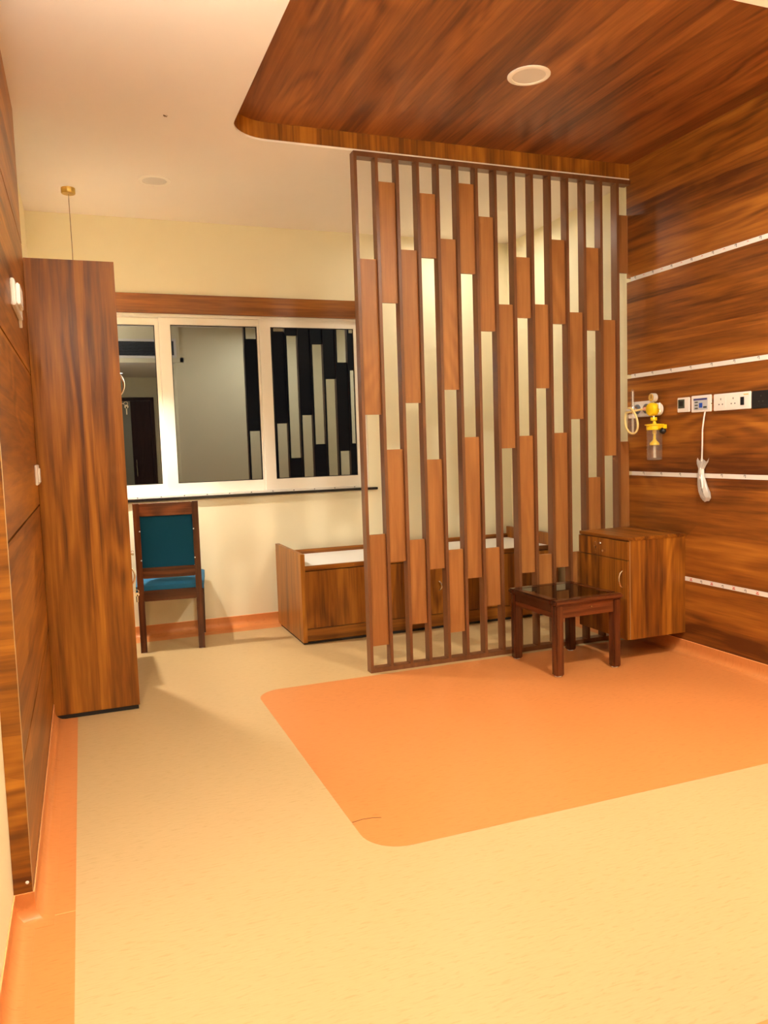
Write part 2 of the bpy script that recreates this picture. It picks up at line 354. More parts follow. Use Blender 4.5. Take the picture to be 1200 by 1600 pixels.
# door wall of the passage
DX0, DX1, DZ = 0.05, 1.09, 2.15
mb = MB(); mb.box(XL, DX0, YE - 0.1, YE, 0, ZE); mb.box(DX1, XE + 0.1, YE - 0.1, YE, 0, ZE); mb.box(DX0, DX1, YE - 0.1, YE, DZ, ZE)
struct(mb.build('wall_door_side', 'cream'), 'cream end wall of the passage around the door', 'wall')
struct(B(XL, XE + 1.2, YE - 2.5, YE - 2.4, 0, ZE + 0.1).build('wall_corridor', 'cream'), 'cream corridor wall beyond the open door', 'wall')
struct(B(XE + 1.1, XE + 1.2, YE - 2.4, YE - 0.1, 0, ZE + 0.1).build('wall_corridor_end', 'cream'), 'cream end of the corridor beyond the door', 'wall')
struct(B(XE + 0.1, XE + 1.2, YE - 2.4, YE - 0.1, ZE, ZE + 0.1).build('ceiling_corridor', 'ceil'), 'plain corridor ceiling beyond the door', 'ceiling')
struct(B(XE + 0.1, XE + 1.2, YE - 0.1, YE - 0.05, 0, ZE + 0.1).build('wall_corridor_side', 'cream'), 'cream corridor wall beside the door', 'wall')
d1 = bpy.data.objects.new('door_1', None); COL.objects.link(d1); struct(d1, 'dark brown veneered hospital door with a narrow side leaf', 'door')
mb = MB(); mb.box(DX0, DX0 + 0.05, YE - 0.11, YE + 0.012, 0, DZ); mb.box(DX1 - 0.05, DX1, YE - 0.11, YE + 0.012, 0, DZ); mb.box(DX0, DX1, YE - 0.11, YE + 0.012, DZ - 0.05, DZ)
mb.build('door_frame', 'door_dark', d1, bevel=0.003)
lf = B(0.745, DX1 - 0.052, YE - 0.05, YE - 0.012, 0.008, DZ - 0.055).build('door_leaf', 'door_dark', d1, bevel=0.002)
MB().tube([(0.79, YE - 0.012, 0.95), (0.79, YE + 0.03, 0.95), (0.79, YE + 0.03, 1.2), (0.79, YE - 0.012, 1.2)], 0.008).build('handle', 'steel', lf, True)
lf2 = B(DX0 + 0.045, DX0 + 0.083, YE - 0.76, YE - 0.07, 0.008, DZ - 0.055).build('door_leaf', 'door_dark', d1, bevel=0.002)

# ---- ceiling with timber tray
RR = 0.21; X0, Y0, Y1 = 0.797, 2.375, 4.171
ring = arc(X0 + RR, Y0 + RR, RR, 270, 180) + arc(X0 + RR, Y1 - RR, RR, 180, 90)
cp = [(XL, YF), (XRC, YF), (XRC, Y0)] + ring + [(XRC, Y1), (XRC, YB), (XL, YB)]
ceil = struct(MB().prism(cp, ZC, ZC + 0.011).build('ceiling', 'ceil'), 'cream ceiling around a recessed walnut tray', 'ceiling')
struct(B(XL - 0.1, XRC + 0.1, YF - 0.1, YB + 0.1, ZR + 0.2, ZR + 0.25).build('ceiling_slab', 'ceil'), 'structural slab above the ceiling', 'ceiling')
# tray: laminated soffit in two sheets, and side fascia
def soffit(xa, xb):
    B(xa, xb, Y0 - 0.02, Y1 + 0.02, ZR, ZR + 0.012).build('tray_panel', 'tray_wood', ceil)
soffit(X0 - 0.02, XRC)
def off(d):
    return arc(X0 + RR, Y0 + RR, RR + d, 270, 180) + arc(X0 + RR, Y1 - RR, RR + d, 180, 90)
ia = [(XRC, Y0 - 0.004)] + off(0.004) + [(XRC, Y1 + 0.004)]
ib = [(XRC, Y0 - 0.018)] + off(0.018) + [(XRC, Y1 + 0.018)]
vs = []; fs = []; n = len(ia)
for z in (ZC + 0.011, ZR):
    vs += [(x, y, z) for x, y in ia] + [(x, y, z) for x, y in ib]
for i in range(n - 1):
    fs += [(i, i + 1, 2 * n + i + 1, 2 * n + i), (n + i, 3 * n + i, 3 * n + i + 1, n + i + 1)]
fo = MB().add(vs, fs).build('tray_fascia', 'fascia_wood', ceil)

# ---- timber panelling, right wall
YRW = 2.36
SEAM = [0.455, 1.069, 1.687, 2.292]; SH = 0.013
edges = [0.081] + [z for s_ in SEAM for z in (s_ - SH, s_ + SH)] + [ZR]
for i in range(0, len(edges), 2):
    B(XR, XRC, YRW, YP + 0.042, edges[i], edges[i + 1]).build('panel', 'wall_wood', wr)
def glyph_n(mb, y, z, x, s=1.0):
    t = 0.0027 * s
    mb.box(x, x - 0.0004, y - 0.006 * s, y - 0.006 * s + t, z - 0.008 * s, z + 0.008 * s)
    mb.box(x, x - 0.0004, y - 0.006 * s, y + 0.006 * s, z + 0.008 * s - t, z + 0.008 * s)
    mb.box(x, x - 0.0004, y + 0.006 * s - t, y + 0.006 * s, z - 0.002 * s, z + 0.008 * s)
def glyph_x(mb, y, z, x, s=1.0):
    t = 0.0019
    for sg in (1, -1):
        p = [(y - 0.008 * s, z - sg * 0.006 * s), (y + 0.008 * s, z + sg * 0.006 * s)]
        mb.prism([(p[0][0], p[0][1] - t), (p[1][0], p[1][1] - t), (p[1][0], p[1][1] + t), (p[0][0], p[0][1] + t)], x - 0.0004, x, 'X')
    mb.box(x, x - 0.0004, y - 0.010 * s, y + 0.010 * s, z - 0.008 * s - t, z - 0.008 * s + t)
def glyph_v(mb, y, z, x):
    mb.prism([(y - 0.010, z - 0.001), (y, z + 0.006), (y + 0.010, z - 0.001), (y, z + 0.002)], x - 0.0004, x, 'X')
starts = [(3.5508 - 0.1625 * 2, 'x'), (3.3977, None), (3.3124, None), (3.3055, 'v')]
for k, (z, (st, red)) in enumerate(zip(SEAM, starts)):
    t = struct(B(XR - 0.0015, XRC, YRW, YP + 0.002, z - SH + 0.0006, z + SH - 0.0006).build('trim_%d' % (k + 1), 'strip'), ['lowest white strip on the walnut wall, printed with red crosses, beside the locker', 'white strip on the walnut wall crossed by the bagged handset', 'white strip on the walnut wall just above the sockets', 'topmost white strip on the walnut wall, near the ceiling tray'][k], 'trim strip')
    y = st - 0.1625 * 12
    while y < YP - 0.02:
        if y > YRW + 0.1:
            mb = MB(); glyph_n(mb, y, z + (-0.003 if k == 0 else 0.002), XR - 0.0015); mb.build('printed_mark', 'ink', t)
        yy = y + 0.0815
        if red and YRW + 0.1 < yy < YP - 0.02:
            mb = MB(); (glyph_x if red == 'x' else glyph_v)(mb, yy, z + 0.002, XR - 0.0015); mb.build('red_printed_mark', 'red', t)
        y += 0.1625

# ---- timber panelling, left wall (dark open joints)
g = 0.004; YN, YW = 2.345, 4.122
edges = [0.081] + [z for s_ in SEAM for z in (s_ - g, s_ + g)] + [ZC]
for i in range(0, len(edges), 2):
    B(XL + 0.018, XLW, YN + 0.001, YW, edges[i], edges[i + 1]).build('panel', 'lwall_wood', wl)
B(XL, XL + 0.018, YN + 0.01, YW, 0.081, ZC).build('panel_backing', 'gap', wl)
B(XL + 0.0005, XLW - 0.0012, YN - 0.002, YN + 0.0008, 0.081, ZC).build('panel_return', 'ret_wood', wl)
B(XLW - 0.0012, XLW + 0.0004, YN - 0.0025, YN + 0.002, 0.081, ZC).build('edge_strip', 'edge', wl)
MB().lathe([(0.005, 0), (0.004, -0.0015)], (XLW - 0.013, YN - 0.002, 0.111), 'Y', 12).build('filler_spot', 'white', wl)

# ---- coved skirting
def cove(name, path, mat='orange'):
    """path with the room on its right-hand side"""
    prof = [(0.0, 0.081), (0.0035, 0.081), (0.004, 0.050)] + [(0.046 - 0.042 * math.cos(math.radians(a)), 0.044 - 0.042 * math.sin(math.radians(a))) for a in range(0, 91, 15)] + [(0.052, 0.0012), (0.052, 0.0)]
    P = [Vector(p) for p in path]; nrm = []
    for i in range(len(P)):
        ns = []
        if i > 0: d = (P[i] - P[i - 1]).normalized(); ns.append(Vector((d.y, -d.x)))
        if i < len(P) - 1: d = (P[i + 1] - P[i]).normalized(); ns.append(Vector((d.y, -d.x)))
        if len(ns) == 1: nrm.append(ns[0])
        else: s_ = ns[0] + ns[1]; nrm.append(s_ / max(0.3, s_.dot(ns[0])))
    vs = []; fs = []; m = len(prof)
    for p, nn in zip(P, nrm):
        for d, z in prof: q = p + nn * d; vs.append((q.x, q.y, z))
    for i in range(len(P) - 1):
        for k in range(m - 1): fs.append((i * m + k, i * m + k + 1, (i + 1) * m + k + 1, (i + 1) * m + k))
    o = struct(MB().add(vs, fs).build(name, mat, smooth=True), 'coved orange vinyl skirting along the ' + name.split('_')[1] + ' wall', 'skirting')
    cap = [tuple(p + nn * 0.002) for p, nn in zip(P, nrm)]
    MB().tube([(x, y, 0.081) for x, y in cap], 0.0022, 6).build('cap_line', 'weld', o, True)
    return o
cove('baseboard_left', [(XL, YE), (XL, YN - 0.002), (XLW, YN - 0.002), (XLW, YW + 0.003), (XL, YW + 0.003), (XL, YB)])
cove('baseboard_back', [(XL, YB), (XRC, YB)])
cove('baseboard_right', [(XRC, YB), (XRC, YP + 0.044), (XR, YP + 0.044), (XR, YRW), (XRC, YRW), (XRC, YF)])
cove('baseboard_front', [(XRC, YF), (XE, YF), (XE, YE)])

# ---- window
win = bpy.data.objects.new('window_1', None); COL.objects.link(win); struct(win, 'white three-panel sliding window reflecting the dim room', 'window')
fy0, fy1 = YB + 0.005, YB + 0.115
mb = MB(); mb.box(WX0, WX0 + 0.035, fy0, fy1, WZ0, WZ1); mb.box(WX1 - 0.035, WX1, fy0, fy1, WZ0, WZ1)
mb.box(WX0 + 0.035, WX1 - 0.035, fy0, fy1, WZ1 - 0.03, WZ1); mb.build('window_frame', 'upvc', win, bevel=0.003)
trk = B(WX0, WX1, YB - 0.012, fy1, WZ0 - 0.004, 0.998).build('track', 'film', win, bevel=0.002)
for x in [0.35 + 0.16 * i for i in range(11)]:
    MB().lathe([(0.004, 0), (0.004, 0.0012)], (x, YB - 0.0132, 0.990), 'Y', 8).build('screw', 'ink', trk)
def sash(x0, x1, gx0, gx1, y, gz0=1.076, gz1=2.196, z0=0.999, z1=2.244):
    d = 0.030
    mb = MB(); mb.box(x0, gx0, y, y + d, z0, z1); mb.box(gx1, x1, y, y + d, z0, z1); mb.box(gx0, gx1, y, y + d, z0, gz0); mb.box(gx0, gx1, y, y + d, gz1, z1)
    o = mb.build('sash', 'upvc', win)
    B(gx0 - 0.004, gx1 + 0.004, y + 0.012, y + 0.017, gz0 - 0.004, gz1 + 0.004).build('pane', 'glass', o)
    gb = MB()
    for a in ((gx0, gx0 + 0.005, gz0, gz1), (gx1 - 0.005, gx1, gz0, gz1), (gx0, gx1, gz0, gz0 + 0.005), (gx0, gx1, gz1 - 0.005, gz1)):
        gb.box(a[0], a[1], y + 0.006, y + 0.0115, a[2], a[3])
    gb.build('glazing_bead', 'gap', o)
sash(WX0 + 0.03, 0.583, -0.07, 0.536, YB + 0.080)
sash(0.562, 1.315, 0.640, 1.256, YB + 0.044)
sash(1.268, WX1 - 0.03, 1.348, 1.990, YB + 0.008, 1.078, 2.190)
struct(B(-0.24, 2.135, YB - 0.03, YB + 0.01, 0.962, 0.980).build('trim_5', 'black_stone', bevel=0.002), 'thin black stone sill under the white window', 'sill')
struct(B(-0.24, 2.10, YB - 0.024, YB, 2.262, 2.394).build('trim_6', 'pelmet', bevel=0.002), 'walnut board above the white window', 'pelmet')

# ================================================================== LAMPS
def downlight(x, y, z, label, mat, r=0.100):
    t = thing('ceiling_downlight', label, 'downlight', (x, y, z))
    MB().lathe([(r, 0.0), (r, -0.004), (r - 0.012, -0.009), (r - 0.022, -0.006), (r - 0.022, 0.0)], n=40, cap=False).build('trim_ring', 'ring', t, True)
    MB().lathe([(r - 0.021, -0.0035), (0.0005, -0.0035)], n=40, cap=False).build('diffuser', mat, t)
    return t
downlight(2.057, 3.311, ZR, 'round unlit downlight set in the walnut ceiling tray', 'diff_off')
downlight(0.503, 4.935, ZC, 'round unlit downlight in the cream ceiling near the window', 'diff_off', 0.093)
downlight(2.30, 1.95, ZC, 'lit round downlight in the cream ceiling before the walnut tray', 'led_main')
downlight(0.60, 1.90, ZC, 'lit round downlight in the cream ceiling above the passage mouth', 'led_left')
downlight(0.55, -0.25, ZE, 'lit round downlight in the lowered passage ceiling', 'led_entry')
downlight(2.74, 5.24, ZC, 'added round fill light above the day bed, unseen behind the partition', 'fill_bed', 0.09)  # added to brighten the alcove, placed where the partition panels hide it
downlight(0.9, YE - 1.3, ZE, 'lit round downlight in the corridor beyond the door', 'led_hall')
# added tube-shaped fill light, out of view, to brighten ceiling and walls
t = thing('fill_tube_light', 'added fill tube, out of view on the cream wall before the walnut panelling', 'tube light', (XL, 1.66, 2.26))
B(0.0005, 0.022, -0.62, 0.62, -0.022, 0.022).build('batten', 'white', t, True, bevel=0.003)
MB().tube([(0.038, -0.58, 0), (0.038, 0.58, 0)], 0.013, 14).build('tube', 'fill_tube', t, True)
for sy in (-1, 1): B(0.020, 0.052, sy * 0.58, sy * 0.60, -0.016, 0.016).build('end_cap', 'white', t)
# pendant
t = thing('pendant_lamp', 'brass pendant lamp on a thin cord behind the wardrobe', 'pendant lamp', (0.024, 5.21, ZC))
MB().lathe([(0.0405, 0), (0.0405, -0.030), (0.038, -0.033), (0.004, -0.033)], n=28).build('canopy', 'brass', t, True)
MB().tube([(0, 0, -0.03), (0.002, 0, -0.35), (0.0, 0, -0.74)], 0.0022, 6).build('cord', 'cord', t)
MB().lathe([(0.006, -0.735), (0.018, -0.742), (0.020, -0.785), (0.016, -0.790)], n=20).build('lamp_holder', 'brass', t, True)
MB().lathe([(0.020, -0.770), (0.040, -0.785), (0.100, -0.925)], n=32, cap=False).build('lamp_shade', 'shade', t, True)
MB().sphere((0, 0, -0.860), 0.030).build('bulb', 'opal', t, True)

# ================================================================== SLATTED PARTITION
p = thing('slatted_partition', 'floor to ceiling walnut partition of upright fins with staggered panels', 'partition', (0, 0, 0))
XA, PITCHX, FT, FD = 1.476, 0.1231, 0.018, 0.060
fin_z0, fin_z1 = 0.026, 2.872
for i in range(15):
    x = XA + PITCHX * i
    B(x, x + FT, YP, YP + FD, fin_z0 if i else 0.0, fin_z1 if i else 2.899).build('fin' if i else 'end_post', 'fin_wood', p, back='back_lam')
B(XA + FT, XR - 0.001, YP, YP + FD, 0.0, 0.026).build('bottom_rail', 'fin_wood', p, back='back_lam')
B(XA + FT, XR - 0.001, YP, YP + FD, 2.872, 2.899).build('top_rail', 'fin_wood', p, back='back_lam')
PANELS = {1: [(2.331, 1.474), (0.794, 0.150)], 2: [(2.755, 2.097), (1.275, 0.629)], 3: [(2.394, 1.537), (0.747, 0.250)],
          4: [(2.713, 2.357), (1.209, 0.565)], 5: [(2.469, 1.611), (0.669, 0.172)], 6: [(2.788, 2.281), (1.332, 0.488)],
          7: [(2.611, 1.953), (0.661, 0.307)], 8: [(2.112, 1.258)], 9: [(2.393, 2.037), (1.330, 0.487)],
          10: [(2.120, 1.617), (0.591, 0.235)], 11: [(2.510, 2.007), (1.342, 0.500)], 12: [(2.080, 1.425), (0.590, 0.235)],
          13: [(2.477, 1.973), (1.055, 0.40)], 14: [(2.040, 1.188)], 15: [(2.689, 2.335), (1.274, 0.60)]}
for i, lst in PANELS.items():
    x0 = XA + PITCHX * (i - 1) + FT; x1 = x0 + PITCHX - FT if i < 15 else XR - 0.006
    for za, zb in lst:
        B(x0, x1, YP + 0.022, YP + 0.040, zb, za).build('infill_panel', 'plank_wood', p, back='back_lam')

# ================================================================== FURNITURE
def handle_bow(parent, base, axis_out, z0, z1, proj=0.03, r=0.0045, mat='steel'):
    """bow handle standing off a face; axis_out = (dx,dy)"""
    bx, by = base; dx, dy = axis_out; pts = []
    for i in range(13):
        u = i / 12.0; s_ = min(1.0, math.sin(math.pi * u) ** 0.5 if 0 < u < 1 else 0)
        pts.append((bx + dx * proj * s_, by + dy * proj * s_, z0 + (z1 - z0) * u))
    return MB().tube(pts, r, 8).build('handle', mat, parent, True)
def lock_and_key(parent, c, axis_out, key=True, ring_r=0.009):
    dx, dy = axis_out; ax = 'X' if abs(dx) else 'Y'; sg = dx or dy
    lk = MB().lathe([(ring_r, 0), (ring_r, sg * 0.004), (ring_r * 0.8, sg * 0.006)], c, ax, 16).build('lock', 'chrome', parent, True)
    if key:
        mb = MB(); e = 0.024
        a = Vector(c) + Vector((dx, dy, 0)) * 0.005; b_ = Vector(c) + Vector((dx, dy, 0)) * e
        mb.tube([a, b_], 0.0022, 6)
        # bow of the key in the lock, and the spare hanging from it
        mb.tube([b_ + Vector((dx * 0.010 * (1 - math.cos(t_)), dy * 0.010 * (1 - math.cos(t_)), 0.010 * math.sin(t_))) for t_ in [2 * math.pi * k / 12 for k in range(12)]], 0.0018, 5, True)
        h = b_ + Vector((dx * 0.012, dy * 0.012, -0.016))
        mb.lathe([(0.0105, -0.001), (0.0105, 0.001)], h, 'Y' if ax == 'X' else 'X', 12)
        if ax == 'X': mb.box(h.x - 0.003, h.x + 0.003, h.y - 0.001, h.y + 0.001, h.z - 0.042, h.z)
        else: mb.box(h.x - 0.001, h.x + 0.001, h.y - 0.003, h.y + 0.003, h.z - 0.042, h.z)
        mb.build('key', 'chrome', lk)
    return lk

# ---- wardrobe
WX, WH, WY1 = 0.2044, 2.233, 4.75
t = thing('wardrobe', 'tall walnut wardrobe standing against the cream wall beside the window', 'wardrobe', (0, 0, 0))
B(XLW + 0.001, WX, YW, YW + 0.018, 0.022, WH).build('side_panel', 'furn_wood', t, bevel=0.001)
B(XL + 0.002, WX - 0.02, WY1 - 0.018, WY1, 0.022, WH).build('side_panel', 'furn_wood', t)
B(XL + 0.002, WX - 0.02, YW + 0.018, WY1 - 0.018, WH - 0.018, WH).build('top_panel', 'furn_wood_y', t)
B(XL + 0.055, WX - 0.02, YW + 0.018, WY1 - 0.018, 0.022, 0.06).build('bottom_panel', 'furn_wood_y', t)
B(XL + 0.002, XL + 0.010, YW + 0.018, WY1 - 0.018, 0.09, WH - 0.018).build('back_panel', 'furn_wood', t)
B(XL + 0.06, WX - 0.006, YW + 0.004, WY1 - 0.004, 0.0015, 0.022).build('plinth', 'gap', t)
ym = (YW + 0.018 + WY1) / 2
for a, b_ in ((YW + 0.0195, ym - 0.001), (ym + 0.001, WY1 - 0.0015)):
    d = B(WX - 0.019, WX, a, b_, 0.803, WH - 0.002).build('door', 'furn_wood', t, bevel=0.001)
    near = b_ < ym
    handle_bow(d, (WX, (ym - 0.035) if near else (ym + 0.035)), (1, 0), 1.610, 1.720, 0.032)
    if near: lock_and_key(d, (WX, ym - 0.03, 1.565), (1, 0))
d = B(WX - 0.019, WX, YW + 0.0195, WY1 - 0.0015, 0.575, 0.800).build('drawer', 'furn_wood', t, bevel=0.001)
MB().lathe([(0.009, 0), (0.009, 0.018), (0.013, 0.020), (0.013, 0.027), (0.010, 0.029)], (WX, 4.43, 0.764), 'X', 16).build('knob', 'chrome', d, True)
handle_bow(d, (WX, 4.43), (1, 0), 0.590, 0.690, 0.028)
d = B(WX - 0.019, WX, YW + 0.0195, WY1 - 0.0015, 0.024, 0.573).build('drawer', 'furn_wood', t, bevel=0.001)
lock_and_key(d, (WX, 4.43, 0.552), (1, 0))

# ---- writing desk tucked behind the wardrobe
t = thing('writing_desk', 'small walnut desk tucked behind the wardrobe under the pendant lamp', 'desk', (0, 0, 0))
B(XL + 0.003, 0.235, WY1 + 0.006, 5.19, 0.73, 0.755).build('desk_top', 'furn_wood_y', t, bevel=0.001)
B(XL + 0.056, 0.225, WY1 + 0.008, WY1 + 0.026, 0.0015, 0.73).build('leg_panel', 'furn_wood', t)
B(XL + 0.056, 0.225, 5.170, 5.188, 0.0015, 0.73).build('leg_panel', 'furn_wood', t)
B(XL + 0.01, XL + 0.025, WY1 + 0.026, 5.17, 0.45, 0.73).build('back_panel', 'furn_wood_y', t)

# ---- upholstered chair, back towards the camera
t = thing('upholstered_chair', 'polished dark wood chair with teal upholstery facing the window wall', 'chair', (0.492, 5.262, 0), -0.115)
hw = 0.204; lw = 0.040
def rear_leg(sx):
    mb = MB(); x = sx * (hw - lw / 2)
    pts = [(x, 0.0, 0.004), (x, 0.006, 0.44), (x, -0.018, 0.98)]
    for a, b_ in zip(pts, pts[1:]): mb.bar(a, b_, lw, 0.034)
    o = mb.build('rear_leg', 'teak', t)
    MB().lathe([(0.016, 0.0), (0.016, 0.005)], (x, 0, 0), 'Z', 12).build('foot_glide', 'topwhite', o)
    for z in (0.61, 0.80):
        MB().lathe([(0.0045, 0), (0.0045, -0.0015)], (x - sx * 0.016, -0.020 + (z - 0.44) * -0.044 + 0.006, z), 'Y', 10).build('screw_cap', 'topwhite', o)
for sx in (-1, 1): rear_leg(sx)
for sx in (-1, 1):
    mb = MB(); x = sx * 0.205
    mb.hexa([(x - 0.016, 0.425, 0.004), (x + 0.016, 0.425, 0.004), (x + 0.016, 0.457, 0.004), (x - 0.016, 0.457, 0.004)],
            [(x - 0.021, 0.42, 0.40), (x + 0.021, 0.42, 0.40), (x + 0.021, 0.462, 0.40), (x - 0.021, 0.462, 0.40)])
    o = mb.build('front_leg', 'teak', t, bevel=0.002)
    MB().lathe([(0.014, 0.0), (0.014, 0.005)], (x, 0.441, 0), 'Z', 12).build('foot_glide', 'topwhite', o)
    B(x - 0.011, x + 0.011, 0.017, 0.425, 0.335, 0.395).build('side_rail', 'teak_y', t)
    mb = MB(); mb.hexa([(x - 0.01, 0.31, 0.335), (x + 0.01, 0.31, 0.335), (x + 0.01, 0.34, 0.335), (x - 0.01, 0.34, 0.335)], [(x - 0.01, 0.29, 0.336), (x + 0.01, 0.29, 0.336), (x + 0.01, 0.34, 0.336), (x - 0.01, 0.34, 0.336)])
B(-hw + lw, hw - lw, -0.031, 0.000, 0.895, 0.978).build('top_rail', 'teak_x', t, bevel=0.003)
B(-hw + lw, hw - lw, -0.022, 0.006, 0.490, 0.560).build('back_rail', 'teak_x', t, bevel=0.003)
B(-hw + lw, hw - lw, -0.008, 0.020, 0.338, 0.408).build('rear_rail', 'teak_x', t, bevel=0.003)
B(-0.19, 0.19, 0.44, 0.462, 0.335, 0.395).build('front_rail', 'teak_x', t, bevel=0.002)
B(-hw + lw - 0.002, hw - lw + 0.002, -0.014, 0.030, 0.558, 0.897).build('back_cushion', 'blue', t, True, bevel=0.003)
# seat cushion, slightly domed
mb = MB(); nx, ny = 12, 12; vs = []; fs = []
for layer in (0, 1):
    for j in range(ny + 1):
        for i in range(nx + 1):
            u, v = i / nx * 2 - 1, j / ny * 2 - 1
            hwid = 0.215 + 0.02 * (v + 1) / 2
            dome = (1 - u ** 4) * (1 - v ** 4)
            z = 0.398 if layer == 0 else 0.436 + 0.046 * dome ** 0.5 + (0.014 * max(0, v) ** 2)
            vs.append((u * hwid, 0.245 + v * 0.235, z))
N = (nx + 1) * (ny + 1); ix = lambda l, i, j: l * N + j * (nx + 1) + i
for j in range(ny):
    for i in range(nx):
        fs += [(ix(0, i, j), ix(0, i, j + 1), ix(0, i + 1, j + 1), ix(0, i + 1, j)), (ix(1, i, j), ix(1, i + 1, j), ix(1, i + 1, j + 1), ix(1, i, j + 1))]
for i in range(nx): fs += [(ix(0, i, 0), ix(0, i + 1, 0), ix(1, i + 1, 0), ix(1, i, 0)), (ix(0, i, ny), ix(1, i, ny), ix(1, i + 1, ny), ix(0, i + 1, ny))]
for j in range(ny): fs += [(ix(0, 0, j), ix(1, 0, j), ix(1, 0, j + 1), ix(0, 0, j + 1)), (ix(0, nx, j), ix(0, nx, j + 1), ix(1, nx, j + 1), ix(1, nx, j))]
mb.add(vs, fs).build('seat_cushion', 'bluetop', t, True)

# ---- attendant day bed behind the partition
t = thing('day_bed', 'low walnut day bed with white top under the window wall', 'day bed', (0, 0, 0))
BX0, BX1, BY0, BY1 = 1.300, 3.275, 5.000, 5.684
B(BX0, BX0 + 0.030, BY0 - 0.022, BY1, 0.012, 0.603).build('end_panel', 'furn_wood', t, bevel=0.001)
B(BX1 - 0.030, BX1, BY0 - 0.022, BY1, 0.012, 0.603).build('end_panel', 'furn_wood', t, bevel=0.001)
B(BX0 + 0.03, BX1 - 0.03, BY1 - 0.02, BY1, 0.085, 0.545).build('back_rail', 'furn_wood_x', t)
B(BX0 + 0.03, BX1 - 0.03, BY0 - 0.004, BY0 + 0.02, 0.490, 0.520).build('front_rail', 'furn_wood_x', t, bevel=0.001)
B(BX0 + 0.03, BX1 - 0.03, BY0 + 0.02, BY1 - 0.02, 0.495, 0.512).build('bed_top', 'topwhite', t)
for a, b_, hxp in ((BX0 + 0.03, 2.345, 2.305), (2.345, BX1 - 0.03, 3.19)):
    d = B(a + 0.0015, b_ - 0.0015, BY0, BY0 + 0.018, 0.100, 0.484).build('door', 'furn_wood', t, bevel=0.001)
    MB().tube([(hxp + 0.012 * math.sin(math.pi * k / 10), BY0 - 0.001 - 0.022 * math.sin(math.pi * k / 10) ** 0.5, 0.268 + 0.064 * k / 10) for k in range(10)] + [(hxp, BY0 - 0.001, 0.332)], 0.005, 8).build('handle', 'steel', d, True)
B(BX0 + 0.03, BX1 - 0.03, BY0 + 0.004, BY0 + 0.022, 0.012, 0.096).build('plinth', 'furn_wood_x', t)
B(BX0 + 0.03, BX1 - 0.03, BY0 + 0.022, BY0 + 0.03, 0.10, 0.49).build('carcass', 'gap', t)
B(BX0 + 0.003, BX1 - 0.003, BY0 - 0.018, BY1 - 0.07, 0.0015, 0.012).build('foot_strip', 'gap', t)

# ---- wall hung bedside locker
LX0, LY0, LY1, LZ0, LZ1 = 2.905, 3.682, 4.154, 0.130, 0.727
t = thing('bedside_locker', 'walnut locker hung on the panelled wall beside the slatted partition', 'locker', (0, 0, 0))
B(LX0 - 0.012, XR - 0.0005, LY0 - 0.004, LY1, LZ1 - 0.020, LZ1).build('locker_top', 'furn_wood_y', t, bevel=0.0015)
B(LX0 + 0.002, XR - 0.0005, LY0, LY0 + 0.018, LZ0, LZ1 - 0.0205).build('side_panel', 'furn_wood', t)
B(LX0 + 0.0005, LX0 + 0.0035, LY0 - 0.0006, LY0 + 0.0005, LZ0, LZ1 - 0.0205).build('edge_band', 'edge', t)
B(LX0 + 0.002, XR - 0.0005, LY1 - 0.018, LY1, LZ0, LZ1 - 0.0205).build('side_panel', 'furn_wood', t)
B(LX0 + 0.002, XR - 0.0005, LY0 + 0.018, LY1 - 0.018, LZ0, LZ0 + 0.018).build('bottom_panel', 'furn_wood_y', t)
B(LX0 + 0.02, LX0 + 0.025, LY0 + 0.018, LY1 - 0.018, LZ0 + 0.018, LZ1 - 0.02).build('carcass', 'gap', t)
d = B(LX0 - 0.017, LX0, LY0 + 0.001, LY1 - 0.001, 0.596, LZ1 - 0.024).build('drawer', 'furn_wood', t, bevel=0.001)
lock_and_key(d, (LX0 - 0.017, 3.93, 0.672), (-1, 0))
MB().lathe([(0.005, 0), (0.005, -0.012), (0.008, -0.014), (0.008, -0.02)], (LX0 - 0.017, 3.885, 0.632), 'X', 12).build('knob', 'chrome', d, True)
d = B(LX0 - 0.017, LX0, LY0 + 0.001, LY1 - 0.001, LZ0, 0.592).build('door', 'furn_wood', t, bevel=0.001)
handle_bow(d, (LX0 - 0.017, 3.725), (-1, 0), 0.435, 0.530, 0.026)
lock_and_key(d, (LX0 - 0.017, 3.735, 0.378), (-1, 0))

# ---- low side table
t = thing('side_table', 'low dark wood table with a glass top before the slatted partition', 'table', (2.568, 3.846, 0), 0.03)
hx, hy, lg = 0.222, 0.238, 0.050
for sx in (-1, 1):
    for sy in (-1, 1):
        x, y = sx * (hx - lg / 2 - 0.004), sy * (hy - lg / 2 - 0.004)
        o = B(x - lg / 2, x + lg / 2, y - lg / 2, y + lg / 2, 0.006, 0.400).build('leg', 'teak', t, True, bevel=0.006)
        MB().lathe([(0.018, 0.0), (0.018, 0.008)], (x, y, 0), 'Z', 12).build('foot_glide', 'topwhite', o)
ap = 0.022
for sy in (-1, 1): B(-hx + lg, hx - lg, sy * (hy - 0.010) - sy * ap, sy * (hy - 0.010), 0.325, 0.400).build('apron', 'teak_x', t, bevel=0.002)
for sx in (-1, 1): B(sx * (hx - 0.010) - sx * ap, sx * (hx - 0.010), -hy + lg, hy - lg, 0.325, 0.400).build('apron', 'teak_y', t, bevel=0.002)
bw = 0.050
B(-hx - 0.006, hx + 0.006, -hy - 0.006, -hy + bw, 0.398, 0.427).build('top_frame', 'teak_x', t, True, bevel=0.008)
B(-hx - 0.006, hx + 0.006, hy - bw, hy + 0.006, 0.398, 0.427).build('top_frame', 'teak_x', t, True, bevel=0.008)
B(-hx - 0.006, -hx + bw, -hy + bw, hy - bw, 0.398, 0.427).build('top_frame', 'teak_y', t, True, bevel=0.008)
